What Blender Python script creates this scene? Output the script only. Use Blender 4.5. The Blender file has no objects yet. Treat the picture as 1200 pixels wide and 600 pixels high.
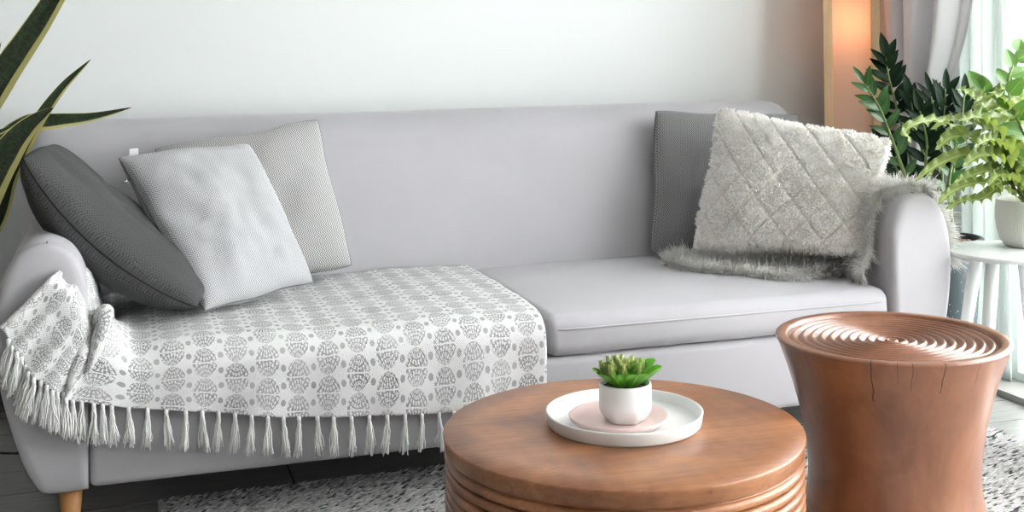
import bpy, bmesh, math, random
import numpy as np
from mathutils import Vector, Matrix, noise
PI = math.pi
random.seed(7); RNG = np.random.default_rng(7)
SC = bpy.context.scene

# ------------------------------------------------------------------ camera
FPX, CY, H, TH, ROLL = 1449.0, 53.0, 1.20, math.radians(72.39), math.radians(-0.78)
cam = bpy.data.cameras.new('camera'); co = bpy.data.objects.new('camera', cam); SC.collection.objects.link(co); SC.camera = co
cam.sensor_width = 36; cam.lens = 36*FPX/1200; cam.shift_y = -(300-CY)/1200; cam.clip_start = .05
vr = Vector((math.sin(TH), -math.cos(TH), 0)); vf = Vector((math.cos(TH), math.sin(TH), 0)); vu = Vector((0, 0, 1))
cr, sr = math.cos(ROLL), math.sin(ROLL)
rr = vr*cr + vu*sr; uu = -vr*sr + vu*cr
co.matrix_world = Matrix(((rr.x, uu.x, -vf.x, 0), (rr.y, uu.y, -vf.y, 0), (rr.z, uu.z, -vf.z, H), (0, 0, 0, 1)))

# ------------------------------------------------------------------ world, daylight, exposure
SC.view_settings.view_transform = 'Standard'; SC.view_settings.look = 'None'
SC.view_settings.gamma = 1; SC.view_settings.use_curve_mapping = False
SC.view_settings.exposure = -0.13
w = bpy.data.worlds.new('world'); SC.world = w; w.use_nodes = True
w.node_tree.nodes['Background'].inputs[0].default_value = (.93, .97, 1, 1)
w.node_tree.nodes['Background'].inputs[1].default_value = .9
def area(name, loc, rot, sx, sy, e, col):
    l = bpy.data.lights.new(name, 'AREA'); l.shape = 'RECTANGLE'; l.size = sx; l.size_y = sy; l.energy = e; l.color = col
    o = bpy.data.objects.new(name, l); SC.collection.objects.link(o); o.location = loc; o.rotation_euler = rot; return o
# daylight entering through the big sliding window on the right
area('window_daylight', (3.6, 1.35, 1.30), (0, math.radians(90), 0), 2.5, 5.2, 450, (.975, .99, 1))
area('rear_fill', (.9, -2.75, 1.5), (math.radians(90), 0, 0), 3.6, 2.0, 8, (1, .99, .975))  # unseen fill lamp added at the opening behind the camera

# ------------------------------------------------------------------ measuring: a pixel's ray met with a plane of the room
def ray(px, py):
    x = (px-600)/FPX; y = -(py-CY)/FPX; x, y = cr*x-sr*y, sr*x+cr*y
    return (x*math.sin(TH)+math.cos(TH), -x*math.cos(TH)+math.sin(TH), y)
def PY(px, py, Y):
    d = ray(px, py); k = Y/d[1]; return np.array((d[0]*k, Y, H+d[2]*k))
def PX(px, py, X):
    d = ray(px, py); k = X/d[0]; return np.array((X, d[1]*k, H+d[2]*k))
def PZ(px, py, Z):
    d = ray(px, py); k = (Z-H)/d[2]; return np.array((d[0]*k, d[1]*k, Z))

# ------------------------------------------------------------------ node helpers
class NT:
    def __init__(s, name, rough=.6, **kw):
        s.m = bpy.data.materials.new(name); s.m.use_nodes = True; s.t = s.m.node_tree; s.n = s.t.nodes
        s.b = s.n['Principled BSDF']; s.b.inputs['Roughness'].default_value = rough
        for k, v in kw.items(): s.b.inputs[k.replace('_', ' ')].default_value = v
        s.tc = s.n.new('ShaderNodeTexCoord'); s.obj = s.tc.outputs['Object']; s.uv = s.tc.outputs['UV']
    def put(s, sock, v):
        if isinstance(v, bpy.types.NodeSocket): s.t.links.new(v, sock)
        elif isinstance(v, tuple) and len(v) == 3 and sock.type == 'RGBA': sock.default_value = (*v, 1)
        else: sock.default_value = v
    def M(s, op, a, b=0.0, c=None):
        n = s.n.new('ShaderNodeMath'); n.operation = op; s.put(n.inputs[0], a); s.put(n.inputs[1], b)
        if c is not None: s.put(n.inputs[2], c)
        return n.outputs[0]
    def sep(s, v):
        n = s.n.new('ShaderNodeSeparateXYZ'); s.put(n.inputs[0], v); return n.outputs
    def map(s, v, sc=(1, 1, 1), rot=(0, 0, 0), loc=(0, 0, 0)):
        n = s.n.new('ShaderNodeMapping'); s.put(n.inputs[0], v); n.inputs['Scale'].default_value = sc
        n.inputs['Rotation'].default_value = rot; n.inputs['Location'].default_value = loc; return n.outputs[0]
    def noise(s, v, scale, det=2, rough=.5, dist=0):
        n = s.n.new('ShaderNodeTexNoise'); s.put(n.inputs['Vector'], v); n.inputs['Scale'].default_value = scale
        n.inputs['Detail'].default_value = det; n.inputs['Roughness'].default_value = rough; n.inputs['Distortion'].default_value = dist
        return n.outputs[0]
    def wave(s, v, scale, dist=0, det=2, kind='BANDS', axis='X', dsc=1):
        n = s.n.new('ShaderNodeTexWave'); n.wave_type = kind; s.put(n.inputs['Vector'], v); n.inputs['Scale'].default_value = scale
        if kind == 'BANDS': n.bands_direction = axis
        else: n.rings_direction = axis
        n.inputs['Distortion'].default_value = dist; n.inputs['Detail'].default_value = det; n.inputs['Detail Scale'].default_value = dsc
        return n.outputs['Fac']
    def ramp(s, f, stops):
        n = s.n.new('ShaderNodeValToRGB'); s.put(n.inputs[0], f); e = n.color_ramp.elements
        while len(e) < len(stops): e.new(.5)
        for i, (p, c) in enumerate(stops):
            e[i].position = p; e[i].color = (*c, 1) if len(c) == 3 else c
        return n.outputs[0]
    def mix(s, f, a, b, mode='MIX'):
        n = s.n.new('ShaderNodeMix'); n.data_type = 'RGBA'; n.blend_type = mode
        s.put(n.inputs[0], f); s.put(n.inputs[6], a); s.put(n.inputs[7], b); return n.outputs[2]
    def attr(s, name):
        n = s.n.new('ShaderNodeAttribute'); n.attribute_name = name; return n.outputs
    def col(s, c): s.put(s.b.inputs['Base Color'], c); return s
    def bump(s, h, strength=.3, dist=.002):
        n = s.n.new('ShaderNodeBump'); s.put(n.inputs['Height'], h); n.inputs['Strength'].default_value = strength
        n.inputs['Distance'].default_value = dist; s.put(s.b.inputs['Normal'], n.outputs[0]); return s
    def translucent(s, f, c):
        t = s.n.new('ShaderNodeBsdfTranslucent'); s.put(t.inputs[0], c); mx = s.n.new('ShaderNodeMixShader')
        mx.inputs[0].default_value = f; s.t.links.new(s.b.outputs[0], mx.inputs[1]); s.t.links.new(t.outputs[0], mx.inputs[2])
        s.t.links.new(mx.outputs[0], s.n['Material Output'].inputs[0]); return s
def L(r, g, b):   # 8 bit colour to linear
    return tuple(((c/255+.055)/1.055)**2.4 if c > 10 else c/255/12.92 for c in (r, g, b))

# ------------------------------------------------------------------ materials
def mat_sofa():
    n = NT('sofa_velvet', .85); v = n.noise(n.obj, 5, 3); f = n.noise(n.map(n.obj, (1, 1, .12)), 90, 2)
    n.put(n.b.inputs['Sheen Weight'], .25); n.put(n.b.inputs['Sheen Roughness'], .4)
    k = n.mix(n.M('MULTIPLY', v, .9), (.400, .393, .408), (.456, .451, .468)); n.col(k)
    return n.bump(n.M('ADD', n.noise(n.obj, 700, 2), n.M('MULTIPLY', f, .3)), .25, .0012).m
def mat_plain(name, c, rough=.5, bs=0, **kw):
    n = NT(name, rough, **kw); v = n.noise(n.obj, 6, 3)
    n.col(n.mix(v, tuple(x*.93 for x in c), tuple(min(1, x*1.05) for x in c)))
    if bs: n.bump(n.noise(n.obj, bs, 3), .25, .001)
    return n.m
def mat_wall():
    n = NT('wall_paint', .75); v = n.noise(n.obj, 1.3, 2)
    n.col(n.mix(v, (.71, .74, .725), (.74, .77, .755))); return n.bump(n.noise(n.map(n.obj, (1, 1, .3)), 60, 3), .12, .002).m
def mat_floor():
    n = NT('floor_boards', .2, Specular_IOR_Level=.9); x, y, z = n.sep(n.obj)
    row = n.M('FLOOR', n.M('DIVIDE', y, .19)); u = n.M('ADD', n.M('DIVIDE', x, 1.3), n.M('MULTIPLY', row, .37))
    gy = n.M('LESS_THAN', n.M('FRACT', n.M('DIVIDE', y, .19)), .018); gx = n.M('LESS_THAN', n.M('FRACT', u), .004)
    g = n.M('MAXIMUM', gx, gy); gr = n.noise(n.map(n.obj, (1.5, 22, 1)), 4, 5, .6)
    n.col(n.mix(g, n.mix(gr, L(126, 126, 122), L(172, 171, 166)), (.02, .02, .02)))
    n.put(n.b.inputs['Roughness'], n.M('ADD', .12, n.M('MULTIPLY', gr, .12))); return n.bump(n.M('SUBTRACT', gr, g), .12, .002).m
def mat_pine(name, a, b):
    n = NT(name, .45); g = n.noise(n.map(n.obj, (30, 30, 2.5)), 2.2, 4, .6, .6)
    n.col(n.mix(g, a, b)); return n.bump(g, .1, .001).m
def mat_table():
    n = NT('table_wood', .38, Coat_Weight=.2, Coat_Roughness=.25); x, y, z = n.sep(n.obj)
    big = n.noise(n.obj, 3.2, 4, .6, 1.2); gr = n.noise(n.map(n.obj, (2.2, 34, 34), (0, 0, .5)), 3, 5, .65, .4)
    ring = n.wave(n.map(n.obj, (1, .35, .25), (0, 0, .6), (.3, .25, 0)), 7, 4, 3, 'RINGS', 'Z', 1.5)
    k = n.mix(n.ramp(big, [(.3, (0, 0, 0)), (.68, (1, 1, 1))]), L(126, 76, 46), L(184, 126, 82)); k = n.mix(n.M('MULTIPLY', n.ramp(gr, [(.38, (0, 0, 0)), (.7, (1, 1, 1))]), .5), k, L(92, 52, 30))
    k = n.mix(n.M('MULTIPLY', ring, .10), k, L(190, 126, 80))
    st = n.ramp(n.noise(n.map(n.obj, (1, 1, 1), (0, 0, 0), (3.1, 1.7, 0)), 4.2, 2), [(.60, (0, 0, 0)), (.74, (1, 1, 1))])
    k = n.mix(n.M('MULTIPLY', st, .5), k, L(84, 54, 42))
    fl = n.ramp(n.noise(n.map(n.obj, (9, 60, 9), (0, 0, .5)), 4, 2), [(.66, (0, 0, 0)), (.72, (1, 1, 1))]); k = n.mix(n.M('MULTIPLY', fl, .35), k, L(70, 38, 24)); n.col(k)
    n.put(n.b.inputs['Roughness'], n.M('ADD', .3, n.M('MULTIPLY', big, .16)))
    return n.bump(gr, .08, .001).m
def mat_stool():
    n = NT('stool_wood', .34, Coat_Weight=.55, Coat_Roughness=.16); x, y, z = n.sep(n.obj)
    big = n.noise(n.map(n.obj, (1, 1, .7)), 5, 4, .6, 1.4); gr = n.noise(n.map(n.obj, (26, 26, 2.2)), 2, 5, .6, .5)
    k = n.mix(n.ramp(big, [(.2, (0, 0, 0)), (.75, (1, 1, 1))]), L(112, 66, 42), L(166, 110, 76)); k = n.mix(n.M('MULTIPLY', gr, .45), k, L(84, 45, 27))
    vein = n.ramp(n.noise(n.map(n.obj, (1, 1, 1), (0, 0, 0), (0, .4, .1)), 5, 1, .4, .8), [(.60, (0, 0, 0)), (.612, (1, 1, 1)), (.626, (0, 0, 0))])
    k = n.mix(n.M('MULTIPLY', vein, .04), k, L(206, 150, 118))
    ang = n.M('ARCTAN2', y, x); wob = n.M('MULTIPLY', n.M('SUBTRACT', n.noise(n.map(n.obj, (1, 1, 1)), 26, 2), .5), .05)
    a2 = n.M('ADD', ang, wob); side = n.M('GREATER_THAN', n.M('SQRT', n.M('ADD', n.M('MULTIPLY', x, x), n.M('MULTIPLY', y, y))), .225)
    tot = None
    for a0, wd, zl in CRACKS:
        m = n.M('LESS_THAN', n.M('ABSOLUTE', n.M('SUBTRACT', a2, a0)), wd)
        m = n.M('MULTIPLY', m, n.M('GREATER_THAN', z, zl)); tot = m if tot is None else n.M('MAXIMUM', tot, m)
    tot = n.M('MULTIPLY', tot, side); n.col(n.mix(n.M('MULTIPLY', tot, .85), k, (.015, .008, .005)))
    return n.bump(n.M('SUBTRACT', gr, n.M('MULTIPLY', tot, 4)), .12, .001).m
def herring(name, a, b, pitch=.02, line=.0065, rough=.9, con=.5):
    n = NT(name, rough); x, y, z = n.sep(n.uv)
    zz = n.M('ABSOLUTE', n.M('SUBTRACT', n.M('FRACT', n.M('DIVIDE', y, pitch)), .5))
    ph = n.M('DIVIDE', n.M('ADD', x, n.M('MULTIPLY', zz, pitch)), line)
    wv = n.M('ADD', .5, n.M('MULTIPLY', .5, n.M('SINE', n.M('MULTIPLY', ph, 2*PI))))
    brk = n.noise(n.map(n.uv, (1, 1, 1)), 420, 2); f = n.M('ADD', n.M('MULTIPLY', wv, con), n.M('MULTIPLY', brk, 1-con))
    n.col(n.ramp(f, [(.28, a), (.68, b)])); n.put(n.b.inputs['Sheen Weight'], .1)
    return n.bump(n.M('ADD', wv, n.M('MULTIPLY', brk, .6)), .5, .0015).m
def mat_char():
    n = NT('charcoal_weave', .92); x, y, z = n.sep(n.uv)
    a = n.M('SINE', n.M('MULTIPLY', x, 2*PI/.0085)); b = n.M('SINE', n.M('MULTIPLY', y, 2*PI/.0085)); f = n.M('MULTIPLY', a, b)
    g = n.M('ADD', n.M('MULTIPLY', f, .16), n.noise(n.uv, 330, 2))
    n.col(n.ramp(g, [(.2, L(30, 31, 31)), (.8, L(86, 87, 87))])); return n.bump(g, .4, .0012).m
def mat_throw():
    n = NT('throw_cotton', .9); x, y, z = n.sep(n.uv)
    wob = n.M('MULTIPLY', n.M('SUBTRACT', n.noise(n.uv, 40, 2), .5), .006)
    U = n.M('DIVIDE', n.M('ADD', x, wob), .077); ci = n.M('FLOOR', U); fu = n.M('SUBTRACT', n.M('FRACT', U), .5)
    V = n.M('ADD', n.M('DIVIDE', n.M('ADD', y, wob), .078), n.M('MULTIPLY', ci, .5)); fv = n.M('SUBTRACT', n.M('FRACT', V), .5)
    du = n.M('DIVIDE', n.M('MULTIPLY', fu, .077), .0295); dv = n.M('DIVIDE', n.M('MULTIPLY', fv, .078), .0375); adv = n.M('ABSOLUTE', dv)
    r = n.M('SQRT', n.M('ADD', n.M('MULTIPLY', du, du), n.M('MULTIPLY', dv, dv)))
    ins = n.M('LESS_THAN', r, 1.0); gap = n.M('GREATER_THAN', adv, .05)
    # ribs fanning from the point of each half and arcs across them
    an = n.M('ARCTAN2', du, n.M('SUBTRACT', 1.25, adv)); rib = n.M('GREATER_THAN', n.M('SINE', n.M('MULTIPLY', an, 26)), -.1)
    rad = n.M('SQRT', n.M('ADD', n.M('MULTIPLY', du, du), n.M('POWER', n.M('SUBTRACT', 1.05, adv), 2)))
    br = n.M('GREATER_THAN', n.noise(n.map(n.uv, (1, 1, 1)), 330, 2), .45)
    arc = n.M('MULTIPLY', n.M('GREATER_THAN', n.M('SINE', n.M('MULTIPLY', rad, 21)), .55), br)
    br = n.M('GREATER_THAN', n.noise(n.map(n.uv, (1, 1, 1)), 300, 2), .45)
    h = n.M('MULTIPLY', n.M('MAXIMUM', n.M('MULTIPLY', rib, br), arc), n.M('MULTIPLY', ins, gap))
    dots = n.M('FRACT', n.M('ADD', U, .5)); fd = n.M('SUBTRACT', dots, .5)
    V2 = n.M('SUBTRACT', n.M('FRACT', n.M('DIVIDE', y, .039)), .5)
    dd = n.M('SQRT', n.M('ADD', n.M('POWER', n.M('DIVIDE', fd, .085), 2), n.M('POWER', n.M('DIVIDE', V2, .2), 2)))
    dot = n.M('LESS_THAN', dd, 1.0)
    wear = n.M('ADD', .12, n.M('MULTIPLY', n.noise(n.uv, 11, 2), 1.0)); f = n.M('MULTIPLY', n.M('MAXIMUM', h, n.M('MULTIPLY', dot, .8)), wear)
    wa = n.M('SINE', n.M('MULTIPLY', x, 2*PI/.005)); wb = n.M('SINE', n.M('MULTIPLY', y, 2*PI/.005)); wv = n.M('MULTIPLY', wa, wb)
    base = n.mix(n.M('ADD', n.M('MULTIPLY', n.noise(n.map(n.uv, (1, 1, 1)), 260, 2), 1.1), n.M('MULTIPLY', wv, .35)), (.60, .605, .59), (.88, .885, .87))
    n.col(n.mix(f, base, L(74, 77, 80))); return n.bump(n.M('ADD', wv, n.noise(n.uv, 200, 2)), .45, .002).m
def mat_shade(name, lo, hi, rough=.9, spec=.2, tr=.4):   # strands: per strand shade attribute
    n = NT(name, rough); n.put(n.b.inputs['Specular IOR Level'], spec); s = n.attr('shade')[2]
    k = n.mix(s, lo, hi); n.col(k); n.translucent(tr, k); return n.m
def mat_leaf(name, a, b, rough=.35, tr=.18, vein=True, spec=.5):
    n = NT(name, rough); x, y, z = n.sep(n.uv); v = n.noise(n.obj, 30, 2)
    k = n.mix(v, a, b)
    if vein:
        mid = n.M('LESS_THAN', n.M('ABSOLUTE', n.M('SUBTRACT', x, .5)), .03); k = n.mix(n.M('MULTIPLY', mid, .5), k, tuple(min(1, c*2.2) for c in b))
    n.put(n.b.inputs['Specular IOR Level'], spec)
    n.col(k); return n.translucent(tr, tuple(min(1, c*1.6) for c in b)).m
def mat_snake():
    n = NT('snake_leaf', .4); x, y, z = n.sep(n.uv)
    ban = n.noise(n.map(n.uv, (2.2, 26, 1)), 2.5, 3, .6, .8); k = n.mix(n.ramp(ban, [(.42, (0, 0, 0)), (.6, (1, 1, 1))]), L(18, 28, 15), L(48, 66, 36))
    e = n.M('MULTIPLY', n.M('ABSOLUTE', n.M('SUBTRACT', x, .40)), .95); e = n.M('ADD', e, n.M('MULTIPLY', n.M('SUBTRACT', n.noise(n.uv, 9, 1), .5), .05))
    k = n.mix(n.ramp(e, [(.34, (0, 0, 0)), (.37, (1, 1, 1))]), k, L(205, 200, 128)); n.col(k)
    return n.translucent(.08, (.3, .35, .1)).m
def mat_fern():
    n = NT('fern_leaf', .45); x, y, z = n.sep(n.uv); v = n.noise(n.obj, 26, 2)
    lines = n.M('SINE', n.M('MULTIPLY', n.M('ADD', y, n.M('MULTIPLY', n.M('ABSOLUTE', n.M('SUBTRACT', x, .5)), -.08)), 900))
    k = n.mix(v, L(88, 108, 58), L(156, 172, 112)); k = n.mix(n.M('MULTIPLY', n.M('MULTIPLY', n.M('ADD', lines, 1), .5), .25), k, L(72, 104, 40))
    mid = n.M('LESS_THAN', n.M('ABSOLUTE', n.M('SUBTRACT', x, .5)), .035); k = n.mix(mid, k, L(190, 205, 130))
    n.col(k); return n.translucent(.25, L(165, 185, 80)).m
def mat_speck():
    n = NT('speckled_terrazzo', .55); v = n.n.new('ShaderNodeTexVoronoi'); n.put(v.inputs['Vector'], n.obj); v.inputs['Scale'].default_value = 70
    s = n.M('LESS_THAN', v.outputs['Distance'], .16); s = n.M('MULTIPLY', s, n.noise(n.obj, 20, 2))
    n.col(n.mix(s, n.mix(n.noise(n.obj, 12, 3), L(36, 48, 52), L(60, 74, 78)), (.6, .65, .65))); return n.m
def mat_cloth(name, c, tr=0, rough=.8, sheen=.3):
    n = NT(name, rough); n.put(n.b.inputs['Sheen Weight'], sheen); v = n.noise(n.map(n.obj, (1, 1, .2)), 12, 3)
    n.col(n.mix(v, tuple(x*.93 for x in c), c)); n.bump(n.noise(n.obj, 500, 1), .1, .001)
    if tr: n.translucent(tr, c)
    return n.m
def mat_glass():
    n = NT('window_glass', .02); n.put(n.b.inputs['Transmission Weight'], 1.0); n.put(n.b.inputs['IOR'], 1.02); n.col((1, 1, 1)); return n.m
CRACKS = []
def A_(px, py):   # angle on the stool's rim of a pixel, for the cracks of the wood
    p = PZ(px, py, .50); return math.atan2(p[1]-2.526, p[0]-1.736)
CRACKS = [(A_(1020, 426)-.01, .006, .405), (A_(1053, 430), .0022, .45), (A_(1073, 431), .003, .435), (A_(1115, 430), .005, .43), (A_(1160, 425), .003, .445), (A_(930, 412), .003, .46)]
MT = dict(sofa=mat_sofa(), wall=mat_wall(), wallf=mat_plain('dimmed_unseen_wall', (.26, .25, .24), .8), ceil=mat_plain('ceiling_paint', (.62, .62, .61), .8), floor=mat_floor(), table=mat_table(), stool=mat_stool(), throw=mat_throw(), char=mat_char(),  # unseen walls and ceiling darkened to cut bounced light
  legwood=mat_pine('beech_leg', L(176, 118, 62), L(206, 150, 92)), pine=mat_pine('pine_post', L(196, 158, 116), L(222, 190, 148)),
  lgrey=herring('light_herringbone', L(128, 129.5, 130), L(202, 204, 205), .0165, .0056, .9, .55),
  mgrey=herring('mid_herringbone', L(112, 113, 112), L(200, 201, 199), .022, .0075, .9, .65),
  dgrey=herring('dark_herringbone', L(74, 75, 75), L(146, 147, 146), .022, .0075, .9, .65),
  seamdark=mat_plain('seam_thread', (.01, .01, .01), .9), seamgrey=mat_plain('grey_seam', L(110, 112, 114), .9),
  white=mat_plain('white_ceramic', (.78, .79, .77), .38, 300), pink=mat_plain('pink_ceramic', L(226, 200, 194), .3), gloss=mat_plain('white_lacquer', (.74, .77, .76), .22),
  ribbed=mat_plain('cream_ribbed_ceramic', L(206, 205, 198), .55, 200), soil=mat_plain('soil', (.05, .035, .025), .95, 90),
  snake=mat_snake(), zz=mat_leaf('zz_leaf', L(30, 62, 28), L(58, 100, 46), .28), zz_shaded=mat_leaf('shaded_zz_leaf', L(9, 21, 13), L(22, 46, 24), .42, .04, True, .12),  # rear ZZ leaves: shade put into the colour, less daylight reaches them
  zzb=mat_leaf('bright_leaf', L(46, 82, 26), L(88, 128, 46), .3, .15), succ=mat_leaf('succulent_leaf', L(50, 112, 30), L(104, 168, 50), .25, .2), succy=mat_leaf('pale_succulent_leaf', L(134, 156, 84), L(188, 196, 132), .3, .2), fern=mat_fern(),
  stem=mat_plain('plant_stem', L(104, 124, 66), .5), speck=mat_speck(), rim=mat_plain('black_rim', (.03, .035, .037), .3), pebble=mat_plain('pebble', L(132, 106, 92), .6),
  fur=mat_shade('grey_sheepskin', L(203, 201, 196), L(250, 249, 246), .9, .1, .5), plush=mat_shade('cream_plush', L(246, 243, 238), L(255, 255, 253)),
  rugt=mat_shade('rug_yarn', (.05, .05, .05), (.92, .92, .90), .9, .2, .3), rugb=mat_plain('rug_base', (.42, .42, .41), .95, 200), yarn=mat_shade('fringe_yarn', L(245, 245, 242), L(254, 254, 253)),
  furb=mat_plain('sheepskin_hide', L(165, 167, 160), .95), plushb=mat_plain('plush_base', L(240, 237, 230), .95, 300),
  curtain=mat_cloth('grey_satin_curtain', L(226, 224, 226), 0, .42, .2), sheer=mat_cloth('sheer_curtain', (.87, .91, .885), .38, .8, 0), shade=mat_cloth('orange_shade', (.78, .58, .44), .4, .9, 0),
  frame=mat_plain('window_frame_paint', L(206, 216, 212), .4), rail=mat_plain('grey_track', L(150, 150, 144), .5), glass=mat_glass(), base_b=mat_plain('dark_skirting', L(78, 78, 74), .5),
  tag=mat_plain('woven_tag', (.8, .8, .8), .8), metal=mat_plain('zip_metal', (.7, .7, .7), .25, 0, Metallic=1.0), black=mat_plain('black_cable', (.01, .01, .01), .5), deck=mat_plain('balcony_tiles', L(190, 192, 188), .6),
  brown=mat_plain('dark_brown_wicker', L(70, 46, 36), .8, 60), bulb=None)
n = NT('warm_bulb', .5); n.put(n.b.inputs['Emission Color'], (1, .7, .45, 1)); n.put(n.b.inputs['Emission Strength'], 6.0); MT['bulb'] = n.m

# ------------------------------------------------------------------ object helpers
def link(name, me, mat, parent=None):
    o = bpy.data.objects.new(name, me); SC.collection.objects.link(o)
    if mat is not None: me.materials.append(mat)
    if parent is not None: o.parent = parent
    return o
def mesh(name, V, F, mat, parent=None, smooth=True, uv=None, loc=None):
    """V world coordinates; the mesh origin is put at loc (or the parent's)."""
    V = np.asarray(V, float)
    org = np.array(parent_origin(parent)) if parent is not None else np.array(loc if loc is not None else (0, 0, 0), float)
    me = bpy.data.meshes.new(name); me.from_pydata((V-org).tolist(), [], [tuple(f) for f in F])
    if uv is not None:
        l = me.uv_layers.new(name='UVMap'); vi = np.zeros(len(me.loops), dtype=np.int32); me.loops.foreach_get('vertex_index', vi)
        l.data.foreach_set('uv', np.asarray(uv, float)[vi].ravel())
    if smooth: me.polygons.foreach_set('use_smooth', [True]*len(me.polygons))
    me.update(); o = link(name, me, mat, parent)
    if parent is None and loc is not None: o.location = loc
    return o
def parent_origin(p):
    x = Vector((0, 0, 0))
    while p is not None: x += p.location; p = p.parent
    return x
def thing(name, loc, label, cat, group=None):
    o = bpy.data.objects.new(name, None); SC.collection.objects.link(o); o.location = loc; o.empty_display_size = .1
    o['label'] = label; o['category'] = cat
    if group: o['group'] = group
    return o
def struct(o): o['kind'] = 'structure'; return o
def tag(o, label, cat, group=None):
    o['label'] = label; o['category'] = cat
    if group: o['group'] = group
    return o
def join(parts):
    V, F, U, k = [], [], [], 0
    for p in parts:
        V.append(np.asarray(p[0], float)); F += [tuple(i+k for i in f) for f in p[1]]; k += len(p[0])
        if len(p) > 2 and p[2] is not None: U.append(np.asarray(p[2], float))
    return np.vstack(V), F, (np.vstack(U) if len(U) == len(parts) else None)
def grid(nu, nv, closeu=False):
    F = []
    for i in range(nu-1 if not closeu else nu):
        for j in range(nv-1):
            a = i*nv+j; b = ((i+1) % nu)*nv+j; F.append((a, b, b+1, a+1))
    return F
def sbox(x0, x1, y0, y1, z0, z1):
    V = [(x, y, z) for x in (x0, x1) for y in (y0, y1) for z in (z0, z1)]
    return np.array(V, float), [(0, 1, 3, 2), (4, 6, 7, 5), (0, 4, 5, 1), (2, 3, 7, 6), (0, 2, 6, 4), (1, 5, 7, 3)]
def rbox(x0, x1, y0, y1, z0, z1, r, n=4, d=(6, 6, 6)):
    """box with rounded edges and inner divisions"""
    lo = np.array((x0, y0, z0), float); hi = np.array((x1, y1, z1), float); ax = []
    for k in range(3):
        e = [r*(1-math.tan(PI/4*i/n)) for i in range(n, -1, -1)]
        a = [lo[k]+v for v in e]; b = [hi[k]-v for v in e][::-1]
        mid = list(np.linspace(a[-1], b[0], d[k]+1))[1:-1]; ax.append(np.array(a+mid+b))
    idx = {}; V = []; F = []
    def vid(i, j, k):
        key = (i, j, k)
        if key not in idx:
            p = np.array((ax[0][i], ax[1][j], ax[2][k])); q = np.clip(p, lo+r, hi-r); dlt = p-q; l = np.linalg.norm(dlt)
            if l > 1e-9: p = q+dlt/l*r
            idx[key] = len(V); V.append(p)
        return idx[key]
    N = [len(a) for a in ax]
    for i in range(N[0]-1):
        for j in range(N[1]-1):
            F.append((vid(i, j, 0), vid(i, j+1, 0), vid(i+1, j+1, 0), vid(i+1, j, 0)))
            k = N[2]-1; F.append((vid(i, j, k), vid(i+1, j, k), vid(i+1, j+1, k), vid(i, j+1, k)))
    for i in range(N[0]-1):
        for k in range(N[2]-1):
            F.append((vid(i, 0, k), vid(i+1, 0, k), vid(i+1, 0, k+1), vid(i, 0, k+1)))
            j = N[1]-1; F.append((vid(i, j, k), vid(i, j, k+1), vid(i+1, j, k+1), vid(i+1, j, k)))
    for j in range(N[1]-1):
        for k in range(N[2]-1):
            F.append((vid(0, j, k), vid(0, j, k+1), vid(0, j+1, k+1), vid(0, j+1, k)))
            i = N[0]-1; F.append((vid(i, j, k), vid(i, j+1, k), vid(i, j+1, k+1), vid(i, j, k+1)))
    return np.array(V), F
def lathe(prof, c, n=96, jitter=None):
    """prof: (r, z) from bottom axis to top axis"""
    V = []; m = len(prof)
    for i in range(n):
        a = 2*PI*i/n
        for r, z in prof: V.append((c[0]+r*math.cos(a), c[1]+r*math.sin(a), c[2]+z))
    return np.array(V), grid(n, m, True)
def catmull(P, n):
    P = np.asarray(P, float); Q = np.vstack([2*P[0]-P[1], P, 2*P[-1]-P[-2]]); out = []
    segs = len(P)-1
    for t in np.linspace(0, segs-1e-9, n):
        i = int(t); f = t-i; a, b, c, d = Q[i], Q[i+1], Q[i+2], Q[i+3]
        out.append(.5*((2*b)+(-a+c)*f+(2*a-5*b+4*c-d)*f*f+(-a+3*b-3*c+d)*f**3))
    return np.array(out)
def tube(P, r, n=8, cap=True):
    P = np.asarray(P, float); m = len(P); R = np.full(m, r) if np.isscalar(r) else np.asarray(r, float)
    T = np.gradient(P, axis=0); T /= np.linalg.norm(T, axis=1)[:, None]+1e-12
    ref = np.array((0, 0, 1.)) if abs(T[0][2]) < .9 else np.array((1., 0, 0)); V = []
    A = np.cross(T[0], ref); A /= np.linalg.norm(A)
    for i in range(m):
        A = A-T[i]*np.dot(A, T[i]); A /= np.linalg.norm(A); B = np.cross(T[i], A)
        for k in range(n):
            a = 2*PI*k/n; V.append(P[i]+R[i]*(A*math.cos(a)+B*math.sin(a)))
    F = [(i*n+k, i*n+(k+1) % n, (i+1)*n+(k+1) % n, (i+1)*n+k) for i in range(m-1) for k in range(n)]
    if cap: F += [tuple(range(n))[::-1], tuple((m-1)*n+k for k in range(n))]
    return np.array(V), F
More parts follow.
